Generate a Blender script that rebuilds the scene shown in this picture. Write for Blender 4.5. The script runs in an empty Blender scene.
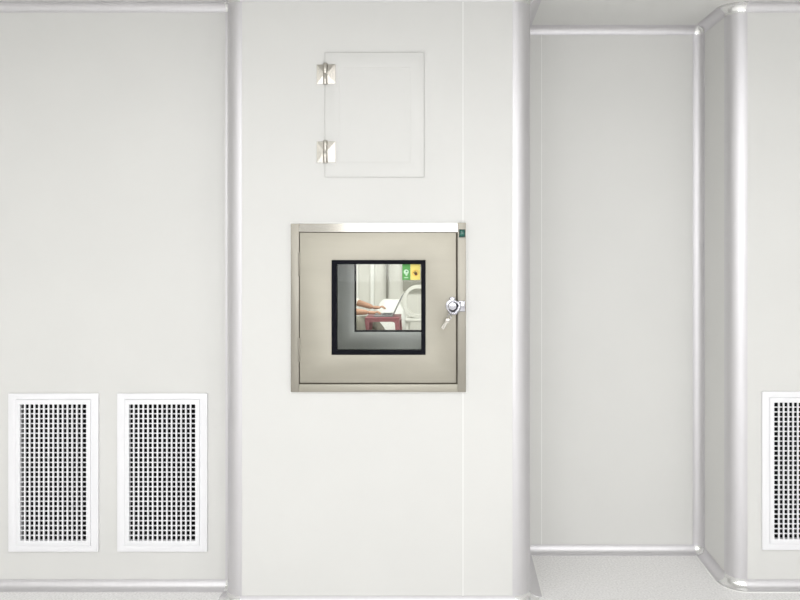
import bpy, bmesh, math, random
from mathutils import Vector, Matrix
random.seed(4)
PI = math.pi
C = bpy.context.scene.collection
scene = bpy.context.scene
F = 770.0; VX, VY = 450.0, 236.0; EYE = 1.486

def X(px, d): return (px - VX) * d / F
def Z(py, d): return EYE - (py - VY) * d / F

# ------------------------------------------------------------------ materials
def lin(r, g, b):
    f = lambda c: (c/255/12.92) if c/255 <= .04045 else ((c/255+.055)/1.055)**2.4
    return (f(r), f(g), f(b), 1)

def mat(name, col, rough=.5, metal=0., spec=.5, noise=None, bump=None, emit=None):
    """noise = (scale xyz, amount) colour variation; bump = (scale xyz, strength)"""
    m = bpy.data.materials.new(name); m.use_nodes = True
    nt = m.node_tree; p = nt.nodes['Principled BSDF']
    p.inputs['Base Color'].default_value = col
    p.inputs['Roughness'].default_value = rough
    p.inputs['Metallic'].default_value = metal
    p.inputs['Specular IOR Level'].default_value = spec
    def nz(scale, detail=4):
        tc = nt.nodes.new('ShaderNodeTexCoord'); mp = nt.nodes.new('ShaderNodeMapping')
        mp.inputs['Scale'].default_value = scale
        n = nt.nodes.new('ShaderNodeTexNoise'); n.inputs['Scale'].default_value = 1; n.inputs['Detail'].default_value = detail
        nt.links.new(tc.outputs['Object'], mp.inputs['Vector']); nt.links.new(mp.outputs[0], n.inputs['Vector'])
        return n
    if noise:
        n = nz(noise[0]); r = nt.nodes.new('ShaderNodeMapRange')
        r.inputs['From Min'].default_value = .3; r.inputs['From Max'].default_value = .7
        r.inputs['To Min'].default_value = 1 - noise[1]; r.inputs['To Max'].default_value = 1 + noise[1]
        nt.links.new(n.outputs['Fac'], r.inputs['Value'])
        mx = nt.nodes.new('ShaderNodeVectorMath'); mx.operation = 'SCALE'
        mx.inputs[0].default_value = col[:3]
        nt.links.new(r.outputs[0], mx.inputs['Scale']); nt.links.new(mx.outputs[0], p.inputs['Base Color'])
    if bump:
        n = nz(bump[0], 3); b = nt.nodes.new('ShaderNodeBump'); b.inputs['Strength'].default_value = bump[1]
        b.inputs['Distance'].default_value = .002
        nt.links.new(n.outputs['Fac'], b.inputs['Height']); nt.links.new(b.outputs[0], p.inputs['Normal'])
    return m

M = {}
M['panel'] = mat('panel_paint', (.735, .733, .711, 1), .42, 0, .35, ((3, 3, 3), .012), ((60, 60, 60), .02))
M['seal'] = mat('white_sealant', (.88, .88, .86, 1), .4)
M['ceil'] = mat('ceiling_paint', (.76, .76, .74, 1), .5, 0, .3)
M['alu'] = mat('satin_aluminium', (.71, .70, .715, 1), .5, .95, .5, ((60, 60, 3), .015))
M['alu_cap'] = mat('polished_aluminium', (.82, .82, .81, 1), .25, .95)
M['floor'] = mat('vinyl_floor', lin(238, 237, 236), .45, 0, .35, ((120, 120, 120), .13), ((90, 90, 90), .05))
M['white'] = mat('white_powder_coat', (.90, .90, .92, 1), .35, 0, .4)
M['blade'] = mat('grille_white', (.88, .88, .90, 1), .4, 0, .4)
M['duct'] = mat('duct_shade', (.012, .012, .015, 1), .8)  # near-black colour stands in for the unlit depth behind the grilles
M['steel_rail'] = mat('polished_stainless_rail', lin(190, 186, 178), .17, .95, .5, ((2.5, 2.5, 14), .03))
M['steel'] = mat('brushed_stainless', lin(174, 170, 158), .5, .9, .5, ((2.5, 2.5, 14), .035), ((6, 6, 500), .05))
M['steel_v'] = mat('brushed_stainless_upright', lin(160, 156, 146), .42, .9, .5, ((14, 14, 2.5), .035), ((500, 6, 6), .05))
M['steel_in'] = mat('chamber_stainless', lin(226, 227, 225), .45, .8, .5, ((8, 8, 8), .04))
M['hinge'] = mat('hinge_steel', lin(190, 186, 178), .25, 1)
M['chrome'] = mat('chrome', (.50, .50, .54, 1), .2, 1)
M['dark'] = mat('dark_gap', lin(88, 82, 71), .7)
M['gasket'] = mat('black_rubber', (.006, .006, .010, 1), .65, 0, .1)
M['lampgreen'] = mat('green_lens', lin(12, 92, 78), .1, 0, .6)
M['lampframe'] = mat('lens_bezel', lin(8, 62, 56), .3)
M['stgreen'] = mat('sticker_green', lin(84, 160, 78), .5)
M['stpale'] = mat('sticker_pale', lin(206, 238, 206), .5)
M['stdot'] = mat('sticker_dot', lin(60, 130, 80), .5)
M['styellow'] = mat('sticker_yellow', lin(238, 220, 116), .5)
M['storange'] = mat('sticker_orange', lin(232, 168, 56), .5)
M['stbrown'] = mat('sticker_brown', lin(92, 56, 22), .5)
M['red'] = mat('red_plastic', lin(140, 86, 92), .4, 0, .4, ((20, 20, 20), .04))
M['laptop'] = mat('laptop_grey', lin(140, 140, 142), .4, .3)
M['lapdark'] = mat('laptop_keys', lin(70, 70, 74), .5)
M['screen'] = mat('laptop_screen', lin(40, 44, 52), .15)
M['chair'] = mat('white_plastic', lin(216, 215, 209), .4, 0, .4)
M['sack'] = mat('white_woven_sack', lin(236, 236, 232), .8, 0, .2, ((30, 30, 30), .03), ((12, 12, 12), .5))
M['wall2'] = mat('far_panel_paint', lin(222, 220, 214), .5, 0, .3, ((2, 2, 2), .02))
M['floor2'] = mat('far_floor', lin(200, 200, 196), .5, 0, .3)
M['trim2'] = mat('far_white_trim', lin(245, 245, 242), .45)
M['grey2'] = mat('far_grey_panel', lin(158, 156, 147), .5)
M['pipe'] = mat('grey_pipe', lin(138, 135, 128), .5)
M['skin'] = mat('skin', lin(182, 142, 118), .55, 0, .3, ((25, 25, 25), .05))
M['hair'] = mat('hair', (.012, .01, .009, 1), .5)
M['lip'] = mat('lip', lin(170, 100, 92), .5)
M['eye'] = mat('eye', (.02, .015, .012, 1), .2)
M['shirt'] = mat('white_shirt', lin(232, 228, 220), .8, 0, .2, ((12, 12, 12), .04), ((14, 14, 14), .4))
M['trouser'] = mat('grey_trousers', lin(124, 121, 111), .85, 0, .2, ((14, 14, 14), .06), ((16, 16, 16), .4))
M['shoe'] = mat('dark_shoe', lin(50, 50, 54), .5)
def glass_mat():
    m = bpy.data.materials.new('clear_glass'); m.use_nodes = True; nt = m.node_tree
    for n in list(nt.nodes): nt.nodes.remove(n)
    o = nt.nodes.new('ShaderNodeOutputMaterial'); t = nt.nodes.new('ShaderNodeBsdfTransparent')
    t.inputs[0].default_value = (.965, .975, .965, 1)
    g = nt.nodes.new('ShaderNodeBsdfGlossy'); g.inputs['Roughness'].default_value = .02
    fr = nt.nodes.new('ShaderNodeFresnel'); fr.inputs[0].default_value = 1.25
    mx = nt.nodes.new('ShaderNodeMixShader')
    nt.links.new(fr.outputs[0], mx.inputs[0]); nt.links.new(t.outputs[0], mx.inputs[1]); nt.links.new(g.outputs[0], mx.inputs[2])
    nt.links.new(mx.outputs[0], o.inputs[0]); return m
M['glass'] = glass_mat()

# ------------------------------------------------------------------ mesh helpers
class MB:
    def __init__(s): s.bm = bmesh.new(); s.mats = []; s.smooth = False
    def mi(s, m):
        if m is None: return 0
        if m not in s.mats: s.mats.append(m)
        return s.mats.index(m)
    def absorb(s, t, m=None, smooth=False, M4=None):
        if M4 is not None: bmesh.ops.transform(t, matrix=M4, verts=t.verts)
        i = s.mi(m)
        for f in t.faces: f.material_index = i; f.smooth = smooth
        me = bpy.data.meshes.new('tmp'); t.to_mesh(me); t.free()
        s.bm.from_mesh(me); bpy.data.meshes.remove(me)
        return s
    def box(s, x0, x1, y0, y1, z0, z1, bev=0, m=None, seg=2, M4=None):
        t = bmesh.new(); bmesh.ops.create_cube(t, size=1)
        for v in t.verts:
            v.co = Vector(((x0+x1)/2 + v.co.x*(x1-x0), (y0+y1)/2 + v.co.y*(y1-y0), (z0+z1)/2 + v.co.z*(z1-z0)))
        if bev: bmesh.ops.bevel(t, geom=t.edges[:], offset=bev, segments=seg, affect='EDGES', profile=.5)
        return s.absorb(t, m, False, M4)
    def cyl(s, a, b, r, r2=None, seg=24, m=None, bev=0):
        a = Vector(a); b = Vector(b); d = b - a
        t = bmesh.new()
        bmesh.ops.create_cone(t, cap_ends=True, segments=seg, radius1=r, radius2=r if r2 is None else r2, depth=d.length)
        if bev:
            ed = [e for e in t.edges if abs(e.verts[0].co.z - e.verts[1].co.z) < 1e-6]
            bmesh.ops.bevel(t, geom=ed, offset=bev, segments=2, affect='EDGES', profile=.5)
        q = d.to_track_quat('Z', 'Y').to_matrix().to_4x4()
        s.absorb(t, m, False, Matrix.Translation((a+b)/2) @ q)
        return s
    def sph(s, c, r, sc=(1, 1, 1), m=None, seg=20, rot=None):
        t = bmesh.new(); bmesh.ops.create_uvsphere(t, u_segments=seg, v_segments=seg//2+2, radius=r)
        M4 = Matrix.Translation(c) @ (rot or Matrix.Identity(4)) @ Matrix.Diagonal((*sc, 1))
        return s.absorb(t, m, True, M4)
    def prism(s, pts, axis, a, b, m=None, bev=0):
        """extrude a closed 2-D outline. axis 'y': pts=(x,z); 'z': pts=(x,y); 'x': pts=(y,z)"""
        t = bmesh.new()
        def mk(p, q): return {'y': (p[0], q, p[1]), 'z': (p[0], p[1], q), 'x': (q, p[0], p[1])}[axis]
        lo = [t.verts.new(mk(p, a)) for p in pts]; hi = [t.verts.new(mk(p, b)) for p in pts]
        n = len(pts); t.faces.new(lo); t.faces.new(hi[::-1])
        for i in range(n): t.faces.new((lo[i], hi[i], hi[(i+1) % n], lo[(i+1) % n]))
        bmesh.ops.recalc_face_normals(t, faces=t.faces)
        if bev: bmesh.ops.bevel(t, geom=t.edges[:], offset=bev, segments=2, affect='EDGES', profile=.5)
        return s.absorb(t, m)
    def ring(s, x0, x1, z0, z1, wl, wr, wb, wt, y0, y1, m=None, bev=0):
        """rectangular frame in the xz plane as one mitre-free closed solid"""
        t = bmesh.new()
        o = [(x0, z0), (x1, z0), (x1, z1), (x0, z1)]; i = [(x0+wl, z0+wb), (x1-wr, z0+wb), (x1-wr, z1-wt), (x0+wl, z1-wt)]
        V = {}
        for nm, pts in (('o', o), ('i', i)):
            for k, (x, z) in enumerate(pts):
                for yy, q in ((y0, 'f'), (y1, 'b')): V[nm, k, q] = t.verts.new((x, yy, z))
        for k in range(4):
            j = (k+1) % 4
            t.faces.new((V['o', k, 'f'], V['o', j, 'f'], V['i', j, 'f'], V['i', k, 'f']))
            t.faces.new((V['o', k, 'b'], V['i', k, 'b'], V['i', j, 'b'], V['o', j, 'b']))
            t.faces.new((V['o', k, 'f'], V['o', k, 'b'], V['o', j, 'b'], V['o', j, 'f']))
            t.faces.new((V['i', k, 'f'], V['i', j, 'f'], V['i', j, 'b'], V['i', k, 'b']))
        bmesh.ops.recalc_face_normals(t, faces=t.faces)
        if bev: bmesh.ops.bevel(t, geom=[e for e in t.edges if e.is_manifold and e.calc_face_angle(0) > .5], offset=bev, segments=2, affect='EDGES', profile=.5)
        return s.absorb(t, m)
    def sweep(s, path, prof, m=None, caps=True):
        """path: list of (point, u, v): 3-D point and the two profile axes; prof: closed (a,b) outline"""
        t = bmesh.new(); rows = []
        for p, u, v in path: rows.append([t.verts.new(Vector(p) + Vector(u)*a + Vector(v)*b) for a, b in prof])
        n = len(prof)
        for r0, r1 in zip(rows, rows[1:]):
            for i in range(n):
                t.faces.new((r0[i], r0[(i+1) % n], r1[(i+1) % n], r1[i]))
        if caps: t.faces.new(rows[0]); t.faces.new(rows[-1][::-1])
        bmesh.ops.recalc_face_normals(t, faces=t.faces)
        return s.absorb(t, m)
    def tube(s, pts, r, seg=12, m=None):
        pts = [Vector(p) for p in pts]; path = []
        prof = [(math.cos(a)*1, math.sin(a)*1) for a in [2*PI*i/seg for i in range(seg)]]
        t = bmesh.new(); rows = []; n0 = None
        for i, p in enumerate(pts):
            d = (pts[min(i+1, len(pts)-1)] - pts[max(i-1, 0)]).normalized()
            if n0 is None: n0 = d.orthogonal().normalized()
            n0 = (n0 - d*n0.dot(d)).normalized(); b0 = d.cross(n0)
            rr = r[i] if isinstance(r, (list, tuple)) else r
            rows.append([t.verts.new(p + n0*a*rr + b0*b*rr) for a, b in prof])
        for r0, r1 in zip(rows, rows[1:]):
            for i in range(seg): t.faces.new((r0[i], r0[(i+1) % seg], r1[(i+1) % seg], r1[i]))
        t.faces.new(rows[0]); t.faces.new(rows[-1][::-1])
        bmesh.ops.recalc_face_normals(t, faces=t.faces)
        return s.absorb(t, m, True)

ORG = {}
def shade(me, ang=35):
    bm = bmesh.new(); bm.from_mesh(me)
    for f in bm.faces: f.smooth = True
    for e in bm.edges:
        e.smooth = not (len(e.link_faces) == 2 and e.calc_face_angle(0) > math.radians(ang))
    bm.to_mesh(me); bm.free()

def obj(name, mb, mt, parent=None, ang=35):
    org = Vector((0, 0, 0)) if parent is None else ORG[parent.name]
    me = bpy.data.meshes.new(name)
    bmesh.ops.transform(mb.bm, matrix=Matrix.Translation(-org), verts=mb.bm.verts)
    mb.bm.to_mesh(me); mb.bm.free()
    if mb.mats:
        for x in mb.mats: me.materials.append(M[x])
    else: me.materials.append(M[mt])
    shade(me, ang)
    o = bpy.data.objects.new(name, me); C.objects.link(o)
    if parent is not None: o.parent = parent
    ORG[o.name] = org
    return o

def thing(name, label, cat, loc=(0, 0, 0), group=None):
    o = bpy.data.objects.new(name, None); C.objects.link(o); o.location = loc
    o.empty_display_size = .05
    o['label'] = label; o['category'] = cat
    if group: o['group'] = group
    ORG[o.name] = Vector(loc)
    return o

def tag(o, label, cat, group=None):
    o['label'] = label; o['category'] = cat
    if group: o['group'] = group
    return o

def struct(name, mb, mt, ang=35):
    o = obj(name, mb, mt, None, ang); o['kind'] = 'structure'; return o

def dup(root, loc, label):
    r = root.copy(); C.objects.link(r); r.location = loc; r['label'] = label
    for ch in list(root.children):
        c = ch.copy(); C.objects.link(c); c.parent = r
        for g in list(ch.children):
            d = g.copy(); C.objects.link(d); d.parent = c
    return r

# ------------------------------------------------------------------ plan of the room
YC, YL, YR, YB = 3.10, 3.25, 3.25, 3.615           # centre bay, left wall, right wall, alcove back
CEIL = 2.467
RC = .064                                          # outer corner columns
RV = .035                                          # inner coving
XCL, XCR = X(240, YC), X(514.5, YC)                # centre panel edges
XRET = XCL - RC                                    # left return of the centre bay
RCR = .068
XAL = XCR + RCR                                     # alcove left side
XAR = 1.184                                        # alcove right side
XRE = XAR + .063                                   # right panel's left edge
XWL, XWR = -3.6, 3.4
YREAR = -1.9
T = .05

def wall_y(mb, x0, x1, z0, z1, y0, y1, holes=()):
    """panel facing -y with rectangular holes (hx0,hx1,hz0,hz1)"""
    xs = sorted({x0, x1, *[h[0] for h in holes], *[h[1] for h in holes]})
    zs = sorted({z0, z1, *[h[2] for h in holes], *[h[3] for h in holes]})
    t = bmesh.new(); V = {}
    def v(i, j, k):
        if (i, j, k) not in V: V[i, j, k] = t.verts.new((xs[i], (y0, y1)[k], zs[j]))
        return V[i, j, k]
    def solid(i, j):
        if not (0 <= i < len(xs)-1 and 0 <= j < len(zs)-1): return False
        cx, cz = (xs[i]+xs[i+1])/2, (zs[j]+zs[j+1])/2
        return not any(h[0] < cx < h[1] and h[2] < cz < h[3] for h in holes)
    for i in range(len(xs)-1):
        for j in range(len(zs)-1):
            if not solid(i, j): continue
            t.faces.new((v(i, j, 0), v(i+1, j, 0), v(i+1, j+1, 0), v(i, j+1, 0)))
            t.faces.new((v(i, j, 1), v(i, j+1, 1), v(i+1, j+1, 1), v(i+1, j, 1)))
            if not solid(i-1, j): t.faces.new((v(i, j, 0), v(i, j+1, 0), v(i, j+1, 1), v(i, j, 1)))
            if not solid(i+1, j): t.faces.new((v(i+1, j, 0), v(i+1, j, 1), v(i+1, j+1, 1), v(i+1, j+1, 0)))
            if not solid(i, j-1): t.faces.new((v(i, j, 0), v(i, j, 1), v(i+1, j, 1), v(i+1, j, 0)))
            if not solid(i, j+1): t.faces.new((v(i, j+1, 0), v(i+1, j+1, 0), v(i+1, j+1, 1), v(i, j+1, 1)))
    bmesh.ops.recalc_face_normals(t, faces=t.faces)
    return mb.absorb(t)

# pass box measures
DF = 3.085
PX0, PX1, PZ0, PZ1 = X(290.6, DF), X(466, DF), Z(392.2, DF), Z(223.6, DF)
# vents: centre x, bottom/top z
GW = 90*YL/F; GZ0, GZ1 = Z(552, 3.24), Z(393.5, 3.24)
VENTS = [X(53, 3.24), X(162, 3.24), X(807.5, 3.24)]
GZR = 1.8 * 3.24 / F
def vhole(cx, dz=0): return (cx-.165, cx+.165, GZ0+dz+.022, GZ1+dz-.022)

# ------------------------------------------------------------------ the setting
struct('floor', MB().box(XWL, XWR, YREAR, 3.66, -.06, 0), 'floor')
struct('ceiling', MB().box(XWL, XWR, YREAR, 3.66, CEIL, CEIL+.06), 'ceil')
struct('wall_left', wall_y(MB(), XWL, XRET+.02, 0, CEIL, YL, YL+T, [vhole(VENTS[0]), vhole(VENTS[1])]), 'panel')
struct('wall_centre', wall_y(MB(), XCL, XCR, 0, CEIL, YC, YC+T, [(PX0+.02, PX1-.02, PZ0+.02, PZ1-.02)]), 'panel')
struct('wall_centre_return', MB().box(XRET, XRET+T, YC+RC, YL+T-.001, 0, CEIL), 'panel')
struct('wall_alcove_left', MB().box(XAL-T, XAL, YC+RCR, YB+T, 0, CEIL), 'panel')
struct('wall_alcove_back', MB().box(XAL, XAR, YB, YB+T, 0, CEIL), 'panel')
struct('wall_alcove_right', MB().box(XAR, XAR+T, YR+.063, YB+T, 0, CEIL), 'panel')
struct('wall_right', wall_y(MB(), XRE, XWR, 0, CEIL, YR, YR+T, [vhole(VENTS[2], GZR)]), 'panel')
struct('wall_west', MB().box(XWL-T, XWL, YREAR, YL+T, 0, CEIL), 'panel')
struct('wall_east', MB().box(XWR, XWR+T, YREAR, YR+T, 0, CEIL), 'panel')
FILL_OPENING = (-2.2, 2.4, .95, 2.25)  # made-up opening in the unseen rear wall, lets the fill lamp in
struct('wall_rear', wall_y(MB(), XWL, XWR, 0, CEIL, YREAR-T, YREAR, [FILL_OPENING]), 'panel')
struct('fill_opening_frame', MB().ring(*FILL_OPENING, .05, .05, .05, .05, YREAR-T-.01, YREAR+.012, bev=.003)  # unseen frame, added around the fill lamp's opening
       .box(-.72, -.68, YREAR-T, YREAR, 1.0, 2.2).box(.82, .86, YREAR-T, YREAR, 1.0, 2.2), 'alu')

# coving profile: a = out from the wall, b = away from floor/ceiling
def cove_prof(r=RV, lip=.003, th=.0016, n=10):
    p = [(0, 0), (r+lip, 0), (r+lip, th), (r, th)]
    for i in range(1, n):
        a = PI/2 * i/n
        p.append((r - (r-th)*math.sin(a), r - (r-th)*math.cos(a)))
    p += [(th, r), (th, r+lip), (0, r+lip)]
    return p
PROF = cove_prof()
tn = [0]
def trim(mb, mt='alu'):
    tn[0] += 1
    return struct('trim_%d' % tn[0], mb, mt)

def run(p0, p1, out, z, up, k=1.):        # straight coving piece
    return MB().sweep([((p0[0], p0[1], z), out, (0, 0, up)), ((p1[0], p1[1], z), out, (0, 0, up))], [(a*k, b) for a, b in PROF])
def bend(c, r, a0, a1, z, up, n=12):   # convex corner piece around plan centre c
    path = []
    for i in range(n+1):
        a = a0 + (a1-a0)*i/n; o = (math.cos(a), math.sin(a), 0)
        path.append(((c[0]+r*o[0], c[1]+r*o[1], z), o, (0, 0, up)))
    return MB().sweep(path, PROF)
def cap(corner, sx, sy, sz, r=RV):     # concave three-way corner cap: a hollow sphere octant
    t = bmesh.new(); n = 8; g = {}
    c = Vector((corner[0]+sx*r, corner[1]+sy*r, corner[2]+sz*r))
    for i in range(n+1):
        for j in range(n+1-i):
            d = Vector((i, j, n-i-j)).normalized()
            g[i, j] = t.verts.new(c - Vector((d.x*sx, d.y*sy, d.z*sz))*(r-.0016))
    fs = []
    for i in range(n):
        for j in range(n-i):
            fs.append(t.faces.new((g[i, j], g[i+1, j], g[i, j+1])))
            if j < n-i-1: fs.append(t.faces.new((g[i+1, j], g[i+1, j+1], g[i, j+1])))
    # back shell meeting at the corner itself
    k = t.verts.new(corner)
    rim = [g[i, 0] for i in range(n+1)] + [g[n-j, j] for j in range(1, n+1)] + [g[0, n-j] for j in range(1, n)]
    for a, b in zip(rim, rim[1:] + rim[:1]): t.faces.new((a, b, k))
    bmesh.ops.recalc_face_normals(t, faces=t.faces)
    m = MB(); m.absorb(t); return m

for z, up in ((0, 1), (CEIL, -1)):
    trim(run((XWL, YL), (XRET-RV, YL), (0, -1, 0), z, up))
    trim(run((XRET, YL-RV), (XRET, YC+RC), (-1, 0, 0), z, up))
    trim(bend((XCL, YC+RC), RC, PI, 1.5*PI, z, up), 'alu_cap')
    trim(run((XCL, YC), (XCR, YC), (0, -1, 0), z, up))
    trim(bend((XCR, YC+RCR), RCR, 1.5*PI, 2*PI, z, up), 'alu_cap')
    trim(run((XAL, YC+RCR), (XAL, YB-RV), (1, 0, 0), z, up, 1.36))
    trim(run((XAL+RV, YB), (XAR-RV, YB), (0, -1, 0), z, up))
    trim(run((XAR, YB-RV), (XAR, YR+.063), (-1, 0, 0), z, up))
    trim(bend((XRE, YR+.063), .063, PI, 1.5*PI, z, up), 'alu_cap')
    trim(run((XRE, YR), (XWR, YR), (0, -1, 0), z, up))
    trim(cap((XRET, YL, z), -1, -1, up), 'alu_cap')
    trim(cap((XAL, YB, z), 1, -1, up), 'alu_cap')
    trim(cap((XAR, YB, z), -1, -1, up), 'alu_cap')

# pale sealing bead where the coving meets the floor
BEAD = [(RV+.003, 0), (RV+.009, 0), (RV+.008, .002), (RV+.003, .0025)]
def bead(pts):
    return MB().sweep([((x, y, 0), o, (0, 0, 1)) for x, y, o in pts], BEAD)
arc = []
for i in range(13):
    a = PI + PI/2*i/12; o_ = (math.cos(a), math.sin(a), 0)
    arc.append((XRE+.063*o_[0], YR+.063+.063*o_[1], o_))
trim(bead([(XAR, YB-RV, (-1, 0, 0))] + arc + [(XWR, YR, (0, -1, 0))]), 'seal')
trim(bead([(XAL+.0135, YC+RCR, (1, 0, 0)), (XAL+.0135, YB-RV, (1, 0, 0))]), 'seal')

# vertical coving in the inner corners
def vcove(cx, cy, sx, k=1.):
    return MB().sweep([((cx, cy, RV), (sx, 0, 0), (0, -1, 0)), ((cx, cy, CEIL-RV), (sx, 0, 0), (0, -1, 0))], [(a*k, b) for a, b in PROF])
trim(vcove(XRET, YL, -1)); trim(vcove(XAL, YB, 1)); trim(vcove(XAR, YB, -1, 1.18))

# rounded outer corner columns: hollow quarter shell with flat lips on the panels
def column(cx, cy, r, sx):
    """centre of the arc, sx = side the return lies on (-1 left, +1 right)"""
    p = []; th = .003; n = 14; lip = .008; pr = .0015; inr = r-th
    p.append((cx - sx*lip, cy-r-pr)); p.append((cx, cy-r-pr))
    for i in range(1, n):
        a = PI/2*i/n; p.append((cx + sx*(r+pr)*math.sin(a), cy - (r+pr)*math.cos(a)))
    p += [(cx+sx*(r+pr), cy), (cx+sx*(r+pr), cy+lip), (cx+sx*(r-.0005), cy+lip), (cx+sx*(r-.0005), cy)]
    for i in range(n, -1, -1):
        a = PI/2*i/n; p.append((cx + sx*inr*math.sin(a), cy - inr*math.cos(a)))
    p += [(cx, cy-r+.0005), (cx - sx*lip, cy-r+.0005)]
    return MB().prism(p, 'z', RV, CEIL-RV)
trim(column(XCL, YC+RC, RC, -1)); trim(column(XCR, YC+RCR, RCR, 1)); trim(column(XRE, YR+.063, .063, -1))

# sealant lines where wall panels meet
sx_ = X(463, YC)
trim(MB().box(sx_-.0022, sx_+.0022, YC-.0012, YC+.003, RV, PZ0-.002), 'seal')
trim(MB().box(sx_-.0022, sx_+.0022, YC-.0012, YC+.003, PZ1+.002, CEIL-RV), 'seal')
ax_ = X(541.5, YB)
trim(MB().box(ax_-.002, ax_+.002, YB-.0012, YB+.003, RV, CEIL-RV), 'seal')

# ------------------------------------------------------------------ air grilles
def make_vent(cx, z0, label):
    h = GZ1-GZ0; w = GW
    t = thing('air_grille', label, 'air vent', (cx, YL, z0), 'white egg-crate return air grilles')
    o = ORG[t.name]
    def b(): return MB()
    px = 3.24/F
    x0, x1 = cx-w/2, cx+w/2; z1 = z0+h
    obj('flange', b().ring(x0, x1, z0, z1, 7.5*px, 7.5*px, 6*px, 6*px, YL-.010, YL, bev=.0025), 'white', t)
    ix0, ix1, iz0, iz1 = x0+7.5*px, x1-7.5*px, z0+6*px, z1-6*px
    obj('inner_frame', b().ring(ix0+.0006, ix1-.0006, iz0+.0006, iz1-.0006, .0184, .0184, .0204, .0204, YL-.0118, YL+.012, bev=.002), 'white', t)
    gx0, gx1, gz0, gz1 = ix0+.019, ix1-.019, iz0+.021, iz1-.021
    nx, nz = 14, 28; pxw = (gx1-gx0)/nx; pzw = (gz1-gz0)/nz
    v = b()
    for i in range(1, nx): v.box(gx0+i*pxw-.0031, gx0+i*pxw+.0031, YL-.010, YL-.004, gz0-.001, gz1+.001)
    obj('upright_blades', v, 'blade', t)
    hb = b()
    for j in range(1, nz): hb.box(gx0-.001, gx1+.001, YL-.003, YL+.003, gz0+j*pzw-.0020, gz0+j*pzw+.0020)
    obj('level_blades', hb, 'blade', t)
    d = b().ring(cx-.163, cx+.163, z0+.0235, z1-.0235, .003, .003, .003, .003, YL+.001, YL+.40)
    d.box(cx-.163, cx+.163, YL+.40, YL+.403, z0+.0235, z1-.0235)
    obj('duct', d, 'duct', t)
    return t
v0 = make_vent(VENTS[0], GZ0, 'white air grille on the left wall, the one farther from the steel column')
dup(v0, (VENTS[1], YL, GZ0), 'white air grille on the left wall, right one of the pair beside the column')
dup(v0, (VENTS[2], YL, GZ0+GZR), 'white air grille low on the right wall, cut by the photo edge')

# ------------------------------------------------------------------ access panel with two hinges
DA = 3.095
t = thing('access_panel', 'flush white hinged access panel above the stainless pass box', 'access panel', (X(374.5, DA), YC, Z(177, DA)))
ax0, ax1, az0, az1 = X(325, DA), X(424, DA), Z(177, DA), Z(52.5, DA)
obj('panel_frame', MB().ring(ax0-.012, ax1+.016, az0-.006, az1+.006, .010, .0135, .004, .004, YC-.002, YC), 'panel', t)
lf = MB().ring(ax0, ax1, az0, az1, .060, .056, .060, .060, YC-.0065, YC, bev=.0015)
lf.box(ax0+.059, ax1-.055, YC-.0045, YC, az0+.059, az1-.059)
leaf = obj('door_leaf', lf, 'panel', t)
def hinge(py0, py1):
    hx0, hxm, hx1 = X(316.6, DA), X(325.6, DA), X(335.6, DA); z0, z1 = Z(py1, DA), Z(py0, DA)
    zm = (z0+z1)/2; y0 = YC-.007
    h = MB()
    # two leaves, each embossed as four facets meeting at the barrel
    hobj = obj('hinge', MB().cyl((hxm, y0-.006, z0-.004), (hxm, y0-.006, zm-.001), .0092, m='hinge', bev=.001)
               .cyl((hxm, y0-.006, zm+.001), (hxm, y0-.006, z1+.004), .0092, m='hinge', bev=.001)
               .cyl((hxm, y0-.006, z0-.002), (hxm, y0-.006, z1+.002), .0045, m='hinge'), 'hinge', t)
    for a, b, yb in ((hx0, hxm-.004, YC), (hxm+.004, hx1, YC-.0065)):
        q = bmesh.new(); yf = yb-.004
        back = [q.verts.new(p) for p in ((a, yb, z0), (b, yb, z0), (b, yb, z1), (a, yb, z1))]
        fr = [q.verts.new((p.co.x, yf, p.co.z)) for p in back]
        inner = b if a < hxm-.01 else a
        apex = q.verts.new((inner, yf-.0052, zm))
        for i in range(4):
            j = (i+1) % 4
            q.faces.new((back[i], back[j], fr[j], fr[i]))
            q.faces.new((fr[i], fr[j], apex))
        q.faces.new(back[::-1])
        bmesh.ops.recalc_face_normals(q, faces=q.faces)
        m = MB(); m.absorb(q); obj('hinge_leaf', m, 'hinge', hobj, 3)
hinge(64.5, 83.8); hinge(141.5, 162.5)

# ------------------------------------------------------------------ stainless pass box
YF, YBK = 3.085, 3.74
t = thing('pass_box', 'brushed stainless steel pass box with black framed window set into the white wall', 'pass box',
          ((PX0+PX1)/2, YC, PZ0))
s8 = 8.2*DF/F
dx0, dx1, dz0, dz1 = X(299.9, DF), X(456.0, DF), Z(382.7, DF), Z(232.6, DF)
# frame strips: side posts run full height, top and bottom between them
fr = MB()
obj('frame_post', MB().box(PX0, PX0+.0335, YF, YC, PZ0, PZ1, .0012), 'steel_v', t)
obj('frame_post', MB().box(PX1-.0335, PX1, YF, YC, PZ0, PZ1+.004, .0012), 'steel_v', t)
obj('frame_rail', MB().prism([(YC, PZ1-.0335), (YF-.001, PZ1-.0335), (YF+.0058, PZ1), (YC, PZ1)], 'x', PX0+.0335, PX1-.0335), 'steel_rail', t)
obj('frame_rail', MB().box(PX0+.0335, PX1-.0335, YF, YC, PZ0, PZ0+.0315, .0012), 'steel', t)
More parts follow.
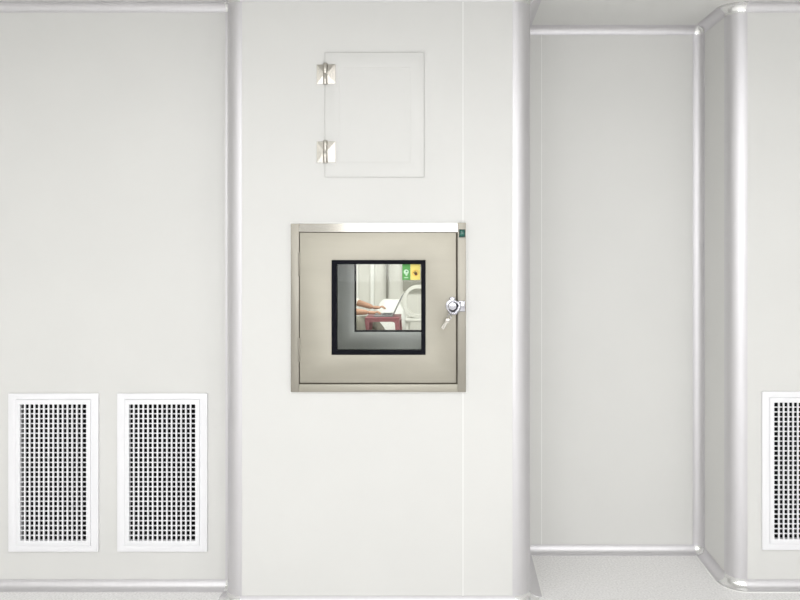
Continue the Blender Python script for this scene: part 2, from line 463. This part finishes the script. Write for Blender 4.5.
# chamber: five-sided box open at both doors, behind the wall panel
cx0, cx1, cz0, cz1 = PX0+.024, PX1-.024, PZ0+.024, PZ1-.024
ch = MB().ring(cx0, cx1, cz0, cz1, .012, .012, .012, .012, YF+.016, YBK-.03)
obj('chamber', ch, 'steel_in', t)
obj('door_gap', MB().ring(PX0+.028, PX1-.028, PZ0+.028, PZ1-.032, .016, .016, .016, .016, YF+.006, YF+.014), 'dark', t)
wx0, wx1, wz0, wz1 = X(331.8, DF), X(425.6, DF), Z(354.6, DF), Z(260, DF)
def door(yf, yb, k):
    d = obj('door', MB().ring(dx0, dx1, dz0, dz1, wx0-dx0+k, dx1-wx1+k, wz0-dz0+k, dz1-wz1+k, yf, yb, bev=.002), 'steel' if k < .01 else 'steel_in', t)
    return d
d1 = door(YF-.004, YF+.022, .004)
gw = 4.4*DF/F
obj('window_gasket', MB().ring(wx0, wx1, wz0, wz1, gw*1.12, gw, gw, gw*.95, YF-.009, YF+.028, bev=.0015), 'gasket', d1)
obj('glass_pane', MB().box(wx0+gw*.9, wx1-gw*.9, YF+.006, YF+.011, wz0+gw*.9, wz1-gw*.9), 'glass', d1)
# hinge knuckles on the door's left edge
for py0, py1 in ((252, 276), (338, 362)):
    obj('door_hinge', MB().cyl((X(299.2, DF), YF-.003, Z(py1, DF)), (X(299.2, DF), YF-.003, Z(py0, DF)), .0042, bev=.0008), 'steel_v', d1)
# stickers on the glass
sy = YF+.0055
def disc(mb, cx, cz, r, y0, y1, m, seg=20, sxx=1):
    pts = [(cx+r*sxx*math.cos(2*PI*i/seg), cz+r*math.sin(2*PI*i/seg)) for i in range(seg)]
    return mb.prism(pts, 'y', y0, y1, m)
g = MB().box(X(402.2, DF), X(410.2, DF), sy-.0006, sy+.0004, Z(280, DF), Z(264.2, DF), m='stgreen')
cxg, czg = X(406.1, DF), Z(272, DF)
disc(g, cxg, czg, .0100, sy-.0010, sy-.0004, 'stpale')
g.prism([(cxg-.006, czg-.007), (cxg+.007, czg-.007), (cxg+.003, czg-.0165), (cxg+.000, czg-.0165)], 'y', sy-.0010, sy-.0004, 'stpale')
disc(g, cxg+.002, czg+.002, .0034, sy-.0014, sy-.0008, 'stdot')
g.box(cxg-.008, cxg+.008, sy-.0010, sy-.0004, czg-.0245, czg-.0215, m='stpale')
o = obj('sticker', g, 'stgreen', d1); o['label'] = 'green sticker with a pale round symbol'
g = MB().box(X(410.4, DF), X(420.3, DF), sy-.0006, sy+.0004, Z(280, DF), Z(264.2, DF), m='styellow')
cxy, czy = X(415.4, DF), Z(273, DF)
disc(g, cxy, czy, .0125, sy-.0010, sy-.0004, 'storange')
disc(g, cxy, czy, .0098, sy-.0013, sy-.0006, 'styellow')
# small dark hand: palm, thumb and fingers
g.prism([(cxy-.003, czy-.009), (cxy+.007, czy-.009), (cxy+.008, czy+.000), (cxy+.003, czy+.003), (cxy-.004, czy+.001)], 'y', sy-.0016, sy-.0010, 'stbrown')
for k, (dx, ln) in enumerate(((-.0035, .007), (-.0005, .0085), (.0025, .006), (.0055, .004))):
    g.box(cxy+dx-.001, cxy+dx+.001, sy-.0016, sy-.0010, czy, czy+ln, m='stbrown')
g.prism([(cxy-.009, czy+.002), (cxy-.0075, czy+.004), (cxy-.002, czy-.002), (cxy-.003, czy-.005)], 'y', sy-.0016, sy-.0010, 'stbrown')
o = obj('sticker', g, 'styellow', d1); o['label'] = 'yellow sticker with a dark hand symbol'
# latch on the door and its strike on the frame
yd = YF-.004
lx, lz = X(452.6, DF), Z(306, DF)
L = MB().cyl((lx-.002, yd, lz+.002), (lx-.002, yd-.007, lz+.002), .026, bev=.002)
L.box(lx-.012, lx+.010, yd-.006, yd, lz-.012, lz+.036, .005)
L.cyl((lx, yd-.004, lz+.002), (lx, yd-.030, lz+.002), .019, .016, bev=.003)
L.cyl((lx, yd-.029, lz+.002), (lx, yd-.034, lz+.002), .009, bev=.001)
# cam arm curling towards the strike, with a lobe down-left
L.tube([(lx-.016, yd-.018, lz-.016), (lx-.004, yd-.024, lz-.026), (lx+.010, yd-.026, lz-.026), (lx+.022, yd-.024, lz-.013),
        (lx+.028, yd-.022, lz+.002), (lx+.022, yd-.022, lz+.015), (lx+.008, yd-.022, lz+.022)], [.006, .0075, .008, .0075, .007, .006, .005])
latch = obj('latch', L, 'chrome', d1); latch['label'] = 'chrome keyed latch'
S = MB().box(X(457.6, DF), X(465.2, DF), YF-.007, YF, Z(311.5, DF), Z(300.8, DF), .003)
S.cyl((X(459, DF), YF-.014, lz-.014), (X(459, DF), YF-.014, lz+.018), .007, bev=.001)
S.box(X(458.5, DF), X(464.5, DF), YF-.016, YF-.006, lz-.006, lz+.010, .002)
obj('strike', S, 'chrome', t)
# indicator lamp on the right post
ix0, ix1, iz0, iz1 = X(458.9, DF), X(465.2, DF), Z(237.2, DF), Z(229.3, DF)
il = obj('indicator_lamp', MB().ring(ix0, ix1, iz0, iz1, .004, .004, .004, .004, YF-.007, YF, bev=.001), 'lampframe', t)
il['label'] = 'small square green indicator lamp'
obj('lens', MB().box(ix0+.0035, ix1-.0035, YF-.010, YF, iz0+.0035, iz1-.0035, .0035, seg=3), 'lampgreen', il)
# rear door with its own window
d2 = door(YBK-.028, YBK-.004, .016)
obj('window_gasket', MB().ring(wx0+.013, wx1-.013, wz0+.013, wz1-.013, .0065, .0065, .0065, .0065, YBK-.031, YBK-.001, bev=.001), 'gasket', d2)
obj('glass_pane', MB().box(wx0+.019, wx1-.019, YBK-.018, YBK-.013, wz0+.019, wz1-.019), 'glass', d2)

obj('sealant', MB().ring(PX0-.005, PX1+.005, PZ0-.005, PZ1+.005, .005, .005, .005, .005, YC-.004, YC), 'seal', t)
# keys hanging from the latch
kx, kz = X(450.2, DF), Z(315, DF)
kt = thing('key', 'small silver keys on a ring hanging from the pass box latch', 'key', (kx, yd-.02, kz-.06))
kc = Vector((kx-.004, yd-.022, kz-.006))
obj('key_ring', MB().tube([kc + Vector((.010*math.cos(a)*.8, .004*math.sin(a), .010*math.sin(a))) for a in [2*PI*i/20 for i in range(21)]], .0012, 8), 'chrome', kt)
def key(ang, off, nm):
    m = MB(); pts = []
    for i in range(15):
        a = 2*PI*i/16 + PI/2 + .2
        pts.append((.0085*math.cos(a), -.009+.0095*math.sin(a)))
    m.prism([(.0085*math.cos(2*PI*i/18), -.009+.0095*math.sin(2*PI*i/18)) for i in range(18)], 'y', -.0013, .0013, bev=.0004)
    m.prism([(-.0038, -.017), (.0038, -.017), (.0038, -.024), (.0026, -.027), (.0038, -.031), (.0022, -.035), (.0036, -.040), (.001, -.048), (-.0038, -.046)], 'y', -.0011, .0011)
    bmesh.ops.transform(m.bm, matrix=Matrix.Translation(kc + Vector((-.002, off, -.006))) @ Matrix.Rotation(ang, 4, 'Y'), verts=m.bm.verts)
    obj(nm, m, 'hinge', kt)
key(math.radians(28), -.004, 'key_blank'); key(math.radians(36), .003, 'key_blank')

# ------------------------------------------------------------------ the room beyond
RX0, RX1, RY0, RY1, RZ = -3.2, 2.4, 3.745, 10.9, 2.6
struct('floor_beyond', MB().box(RX0, RX1, RY0-.04, RY1, -.06, 0), 'floor2')
struct('ceiling_beyond', MB().box(RX0, RX1, RY0-.04, RY1, RZ, RZ+.06), 'wall2')
struct('wall_beyond_near', wall_y(MB(), RX0, RX1, 0, RZ, YBK-.036, YBK+.004, [(PX0+.012, PX1-.012, PZ0+.012, PZ1-.012)]), 'wall2')
struct('wall_beyond_far', MB().box(RX0, RX1, RY1, RY1+.05, 0, RZ), 'wall2')
struct('wall_beyond_left', MB().box(RX0-.05, RX0, RY0, RY1, 0, RZ), 'wall2')
struct('wall_beyond_right', MB().box(RX1, RX1+.05, RY0, RY1, 0, RZ), 'wall2')
trim(MB().box(X(370.6, RY1), X(374.2, RY1), RY1-.03, RY1, 0, RZ, .004), 'trim2')
trim(MB().box(X(355.5, RY1), X(358.5, RY1), RY1-.03, RY1, 0, RZ, .004), 'trim2')
trim(MB().box(X(403.2, RY1), X(424, RY1), RY1-.06, RY1, Z(291, RY1), RZ, .004), 'grey2')
tag(obj('conduit_pipe', MB().cyl((X(387, 10.85), 10.86, Z(298.5, 10.85)), (X(387, 10.85), 10.86, RZ), .017, bev=.003)
        .box(X(387, 10.85)-.022, X(387, 10.85)+.022, 10.835, RY1, 1.9, 1.93, .002), 'pipe'),
    'grey upright pipe on the white wall seen through the pass box window', 'pipe')

# red stool
def make_stool(cx, cy, h, wt, wb, label):
    t = thing('stool', label, 'stool', (cx, cy, 0))
    a, b = wt/2, wb/2
    s = MB().box(cx-a-.006, cx+a+.006, cy-a-.006, cy+a+.006, h-.022, h, .009, seg=3)
    # apron with rounded arches down to each leg
    for rot in range(4):
        pts = [(-a, h-.012), (a, h-.012), (a+.006, h-.075)]
        for i in range(7):
            q = PI/2*i/6; pts.append((a-.085 + .04*math.cos(q)*1.0, h-.075 + .04*math.sin(q)*.6))
        for i in range(7):
            q = PI/2 + PI/2*i/6; pts.append((-a+.085 + .04*math.cos(q), h-.075 + .04*math.sin(q)*.6))
        pts.append((-a-.006, h-.075))
        m = MB().prism(pts, 'y', -a-.002, -a+.012)
        bmesh.ops.transform(m.bm, matrix=Matrix.Translation((cx, cy, 0)) @ Matrix.Rotation(rot*PI/2, 4, 'Z'), verts=m.bm.verts)
        me = bpy.data.meshes.new('t'); m.bm.to_mesh(me); s.bm.from_mesh(me); m.bm.free(); bpy.data.meshes.remove(me)
    obj('seat', s, 'red', t)
    for sx in (-1, 1):
        for sy in (-1, 1):
            # L-section leg tapering outward to the foot
            L = [(0, 0), (1, 0), (1, .22), (.22, .22), (.22, 1), (0, 1)]
            bm = bmesh.new(); rows = []
            for z, e, w in ((h-.02, a+.002, .055), (h-.075, a+.006, .052), (0, b, .044)):
                rows.append([bm.verts.new((cx+sx*(e-u*w), cy+sy*(e-v*w), z)) for u, v in L])
            for r0, r1 in zip(rows, rows[1:]):
                for i in range(6): bm.faces.new((r0[i], r0[(i+1) % 6], r1[(i+1) % 6], r1[i]))
            bm.faces.new(rows[0]); bm.faces.new(rows[-1][::-1])
            bmesh.ops.recalc_face_normals(bm, faces=bm.faces)
            m = MB(); m.absorb(bm); obj('leg', m, 'red', t)
    return t
D = 9.0
SX = X(383.6, D); SH = .555
make_stool(SX, D, SH, .385, .45, 'red plastic stool carrying the open laptop beyond the window')
make_stool(-1.50, 9.02, .26, .30, .36, 'low red plastic stool under the seated person')

# laptop, screen facing the person (towards -x)
lb0, lb1 = X(375, D), X(393.8, D)
lt = thing('laptop', 'grey open laptop on the red plastic stool', 'laptop', ((lb0+lb1)/2, D, SH))
b_ = MB().box(lb0, lb1, D-.165, D+.165, SH+.002, SH+.018, .004, m='laptop')
lbase = obj('base', b_, 'laptop', lt)
kb = MB()
for r in range(5):
    for c in range(12):
        kb.box(lb0+.10+r*.022-.009, lb0+.10+r*.022+.009, D-.145+c*.0245-.010, D-.145+c*.0245+.010, SH+.018, SH+.0195)
obj('keyboard', kb, 'lapdark', lbase)
hx, hz = lb1-.004, SH+.016
tx, tz = X(403, D), Z(294.5, D)
ang = math.atan2(tx-hx, tz-hz); ln = math.hypot(tx-hx, tz-hz)
sc = MB().box(-.005, .005, -.165, .165, 0, ln, .003)
bmesh.ops.transform(sc.bm, matrix=Matrix.Translation((hx, D, hz)) @ Matrix.Rotation(ang, 4, 'Y'), verts=sc.bm.verts)
lid = obj('screen_lid', sc, 'laptop', lt)
sc = MB().box(-.0062, -.005, -.152, .152, .014, ln-.010)
bmesh.ops.transform(sc.bm, matrix=Matrix.Translation((hx, D, hz)) @ Matrix.Rotation(ang, 4, 'Y'), verts=sc.bm.verts)
obj('screen', sc, 'screen', lid)

# white sack behind the stool
sb = bmesh.new(); rows = []; n = 28; kx_, ky_ = X(390.5, 10.2), 10.2
for z, w, d in ((0, .17, .13), (.03, .2, .16), (.2, .215, .175), (.42, .2, .165), (.52, .18, .13), (.60, .135, .07), (.645, .11, .02), (.65, .105, .004)):
    rows.append([sb.verts.new((kx_ + w*math.copysign(abs(math.cos(a))**.7, math.cos(a)) + .012*math.sin(7*a+z*9) + (.02 if z > .6 else 0),
                               ky_ + d*math.copysign(abs(math.sin(a))**.7, math.sin(a)) + .008*math.sin(5*a+z*14), z)) for a in [2*PI*i/n for i in range(n)]])
for r0, r1 in zip(rows, rows[1:]):
    for i in range(n): sb.faces.new((r0[i], r0[(i+1) % n], r1[(i+1) % n], r1[i]))
sb.faces.new(rows[0][::-1]); sb.faces.new(rows[-1])
bmesh.ops.recalc_face_normals(sb, faces=sb.faces)
m = MB(); m.absorb(sb)
tag(obj('sack', m, 'sack', None, 80), 'full white sack standing behind the laptop and stool', 'sack')

# white plastic chair with a rounded hoop back
DC = 9.55
hx0, hx1, hz0, hz1 = X(403.4, DC), X(403.4, DC)+.48, Z(318, DC), Z(285.3, DC)
ct = thing('plastic_chair', 'white plastic chair with a rounded open hoop back, right of the laptop', 'chair', ((hx0+hx1)/2, DC+.2, 0))
def rr(x0, x1, z0, z1, r, n=8):
    p = []
    for cx, cz, a0 in ((x1-r, z1-r, 0), (x0+r, z1-r, PI/2), (x0+r, z0+r, PI), (x1-r, z0+r, 1.5*PI)):
        for i in range(n+1):
            a = a0 + PI/2*i/n; p.append((cx+r*math.cos(a), cz+r*math.sin(a)))
    return p
o_ = rr(hx0, hx1, hz0, hz1, .17); i_ = rr(hx0+.04, hx1-.04, hz0+.04, hz1-.04, .13)
hb = bmesh.new(); N = len(o_)
vs = [[hb.verts.new((x, y, z)) for x, z in pts] for pts, y in ((o_, DC), (i_, DC), (i_, DC+.10), (o_, DC+.10))]
for k in range(4):
    for i in range(N): hb.faces.new((vs[k][i], vs[k][(i+1) % N], vs[(k+1) % 4][(i+1) % N], vs[(k+1) % 4][i]))
bmesh.ops.recalc_face_normals(hb, faces=hb.faces)
m = MB(); m.absorb(hb); obj('back_hoop', m, 'chair', ct)
obj('seat', MB().box(hx0+.02, hx1-.02, DC-.02, DC+.42, hz0-.05, hz0-.005, .015, seg=3), 'chair', ct)
for sx in (0, 1):
    for sy in (0, 1):
        x_ = (hx0+.05, hx1-.05)[sx]; y_ = (DC+.03, DC+.38)[sy]
        obj('leg', MB().cyl((x_+(-.04, .04)[sx], y_+(-.04, .03)[sy], 0), (x_, y_, hz0-.03), .018, .024, 16), 'chair', ct)

# ------------------------------------------------------------------ seated person typing
def skin_mesh(verts, edges, radii, root=0, sub=2):
    me = bpy.data.meshes.new('sk'); me.from_pydata([tuple(v) for v in verts], edges, []); me.update()
    ob = bpy.data.objects.new('sk', me); C.objects.link(ob)
    md = ob.modifiers.new('s', 'SKIN'); md.use_smooth_shade = True
    sv = me.skin_vertices[0].data
    for i, r in enumerate(radii):
        sv[i].radius = (r, r) if not isinstance(r, tuple) else r
        sv[i].use_root = (i == root)
    m2 = ob.modifiers.new('u', 'SUBSURF'); m2.levels = sub; m2.render_levels = sub
    dg = bpy.context.evaluated_depsgraph_get()
    out = bpy.data.meshes.new_from_object(ob.evaluated_get(dg))
    bpy.data.objects.remove(ob); bpy.data.meshes.remove(me)
    return out
def chain(mb, pts, radii, m, sub=2):
    me = skin_mesh(pts, [(i, i+1) for i in range(len(pts)-1)], radii, 0, sub)
    t = bmesh.new(); t.from_mesh(me); bpy.data.meshes.remove(me); mb.absorb(t, m, True); return mb

P = thing('person', 'person in a white shirt and grey trousers seated typing on the laptop', 'person', (-1.49, 9.02, 0))
HIP = Vector((-1.49, 9.02, .43)); CH = Vector((-1.40, 9.02, .76)); NK = Vector((-1.34, 9.02, .93))
SHN, SHF = Vector((-1.37, 8.84, .885)), Vector((-1.37, 9.20, .885))
ELN = Vector((X(347, 8.85), 8.83, Z(311, 8.85))); ELF = Vector((X(351, 9.2), 9.24, Z(301, 9.2)))
WRN = Vector((X(368, 8.92), 8.93, Z(312.5, 8.92))); WRF = Vector((X(373, 9.1), 9.12, Z(307.5, 9.1)))
HNN, HNF = Vector((-1.46, 8.93, .40)), Vector((-1.46, 9.11, .40))
KNN = Vector((X(359.5, 8.72), 8.72, Z(320, 8.72))); KNF = Vector((X(372, 9.33), 9.36, .46))
ANN = Vector((X(360, 8.72)+.02, 8.70, .08)); ANF = Vector((-.66, 9.30, .08))
body = MB()
verts = [HIP, HIP.lerp(CH, .5), CH, NK, NK + Vector((.03, 0, .09)), SHN, ELN, ELN.lerp(WRN, .35), WRN, SHF, ELF, ELF.lerp(WRF, .35), WRF,
         HNN, KNN, KNN.lerp(ANN, .3), ANN, HNF, KNF, KNF.lerp(ANF, .3), ANF]
edges = [(0, 1), (1, 2), (2, 3), (3, 4), (2, 5), (5, 6), (6, 7), (7, 8), (2, 9), (9, 10), (10, 11), (11, 12), (0, 13), (13, 14), (14, 15), (15, 16), (0, 17), (17, 18), (18, 19), (19, 20)]
rad = [.13, .125, .13, .055, .05, .055, .044, .043, .028, .055, .044, .043, .028, .085, .055, .054, .036, .085, .055, .054, .036]
me = skin_mesh(verts, edges, rad, 0, 2); t_ = bmesh.new(); t_.from_mesh(me); body.absorb(t_, 'skin', True)
# head: skull and jaw blended, nose, ears, looking down towards the laptop
HC = NK + Vector((.075, 0, .205)); tilt = Matrix.Rotation(math.radians(22), 4, 'Y')
def hp(x, y, z): return HC + (tilt @ Vector((x, y, z)))
body.sph(HC, .098, (.98, .80, 1.10), 'skin', 24, tilt)
body.sph(hp(.022, 0, -.05), .072, (.95, .80, 1.02), 'skin', 20, tilt)
body.tube([hp(.093, 0, .018), hp(.106, 0, -.008), hp(.116, 0, -.024), hp(.098, 0, -.032)], [.007, .010, .014, .008], 10, 'skin')
for s in (-1, 1):
    body.sph(hp(-.005, s*.081, -.008), .028, (.6, .28, 1.05), 'skin', 14, tilt)
    body.sph(hp(.086, s*.031, .012), .0095, (.6, 1.25, .7), 'eye', 12, tilt)
body.sph(hp(.091, 0, -.063), .016, (.5, 1.35, .42), 'lip', 12, tilt)
# hands: palm, four bent fingers, thumb leaving the side of the palm
def hand(w, d, inward):
    d = Vector(d).normalized(); side = Vector((0, inward, 0)); side = (side - d*side.dot(d)).normalized(); up = side.cross(d)
    if up.z < 0: up = -up
    chain(body, [w - d*.012, w + d*.03, w + d*.075, w + d*.088], [(.027, .024), (.036, .021), (.041, .019), (.036, .015)], 'skin')
    for k, (off, ln) in enumerate(((.030, .070), (.010, .080), (-.010, .074), (-.030, .058))):
        b0 = w + d*.078 + side*off + up*.002
        chain(body, [b0 - d*.02, b0, b0 + d*ln*.42 + up*.012 + side*off*.15, b0 + d*ln*.78 + up*.0 + side*off*.2, b0 + d*ln*.95 - up*.018 + side*off*.2],
              [.0095, .0095, .0088, .0078, .0062], 'skin', 2)
    b0 = w + d*.025 + side*.026
    chain(body, [b0 - side*.012, b0 + d*.012 + side*.008, b0 + d*.042 + side*.026 + up*.002, b0 + d*.07 + side*.022 - up*.006], [.013, .0125, .010, .0075], 'skin')
hand(WRN, (1, .10, -.06), 1); hand(WRF, (1, -.12, -.02), -1)
obj('body', body, 'skin', P, 180)
sh = MB()
sv = [HIP + Vector((0, 0, .03)), HIP.lerp(CH, .5), CH, NK - Vector((0, 0, .02)), SHN, SHN.lerp(ELN, .55), SHN.lerp(ELN, 1.0), SHF, SHF.lerp(ELF, .55), SHF.lerp(ELF, 1.0), ELN.lerp(WRN, .46), ELF.lerp(WRF, .38)]
me = skin_mesh(sv, [(0, 1), (1, 2), (2, 3), (2, 4), (4, 5), (5, 6), (2, 7), (7, 8), (8, 9), (6, 10), (9, 11)],
               [.152, .146, .15, .066, .072, .064, .060, .072, .064, .060, .050, .050], 0, 2)
t_ = bmesh.new(); t_.from_mesh(me); sh.absorb(t_, 'shirt', True); obj('shirt', sh, 'shirt', P, 180)
tr = MB()
tv = [HIP, HNN, HNN.lerp(KNN, .5), KNN, KNN.lerp(ANN, .4), ANN + Vector((0, 0, .03)), HNF, HNF.lerp(KNF, .5), KNF, KNF.lerp(ANF, .4), ANF + Vector((-.02, 0, .03)), HIP + Vector((0, 0, .1))]
me = skin_mesh(tv, [(0, 1), (1, 2), (2, 3), (3, 4), (4, 5), (0, 6), (6, 7), (7, 8), (8, 9), (9, 10), (0, 11)],
               [.15, .105, .09, .074, .07, .058, .105, .09, .074, .07, .058, .15], 0, 2)
t_ = bmesh.new(); t_.from_mesh(me); tr.absorb(t_, 'trouser', True); obj('trousers', tr, 'trouser', P, 180)
hr = MB(); hr.sph(hp(-.018, 0, .026), .104, (.98, .86, 1.02), 'hair', 24, tilt)
hr.sph(hp(-.05, 0, -.035), .07, (.75, 1.0, 1.0), 'hair', 20, tilt)
hr.sph(hp(.052, 0, .082), .045, (1.0, 1.25, .6), 'hair', 16, tilt)
obj('hair', hr, 'hair', P, 180)
for a in (ANN, ANF):
    m = MB(); chain(m, [a + Vector((-.05, 0, -.038)), a + Vector((.02, 0, -.028)), a + Vector((.10, 0, -.04)), a + Vector((.165, 0, -.05))], [.038, .047, .040, .028], 'shoe')
    obj('shoe', m, 'shoe', P, 180)

# ------------------------------------------------------------------ light
def area(name, loc, sx, sy, w, col=(1, 1, 1), rot=(0, 0, 0)):
    l = bpy.data.lights.new(name, 'AREA'); l.shape = 'RECTANGLE'; l.size = sx; l.size_y = sy; l.energy = w; l.color = col
    o = bpy.data.objects.new(name, l); C.objects.link(o); o.location = loc; o.rotation_euler = rot
    return o
WARM = (1.0, 1.0, .998)
COOL = (.995, .995, 1.02)
for i, x in enumerate((-1.95, -.13, 1.69)):
    area('ceiling_light', (x, .95, CEIL-.012), 1.2, .6, 11 if i == 1 else 17, WARM)
    area('ceiling_light', (x, -.95, CEIL-.012), 1.2, .6, 16 if i == 1 else 20, WARM)
area('rear_fill_light', (.1, YREAR-T-.03, 1.6), 4.4, 1.2, 62, COOL, (PI/2, 0, 0))  # added fill lamp behind the camera, evens out light on the front walls
for x in (-1.6, .8):
    for y in (5.5, 8.6):
        area('ceiling_light_beyond', (x, y, RZ-.012), 1.2, .6, 55, WARM)
w = bpy.data.worlds.new('world'); scene.world = w; w.use_nodes = True
w.node_tree.nodes['Background'].inputs[0].default_value = (.9, .95, 1, 1); w.node_tree.nodes['Background'].inputs[1].default_value = .3

# ------------------------------------------------------------------ camera
cam = bpy.data.cameras.new('camera'); co = bpy.data.objects.new('camera', cam); C.objects.link(co)
co.location = (0, 0, EYE); co.rotation_euler = (PI/2, 0, 0)
cam.sensor_width = 36; cam.lens = F/800*36
cam.shift_x = -(VX-400)/800; cam.shift_y = -(300-VY)/800
cam.clip_start = .05
scene.camera = co
vs_ = scene.view_settings
vs_.view_transform = 'Standard'; vs_.look = 'None'; vs_.gamma = 1; vs_.use_curve_mapping = False; vs_.exposure = -.06
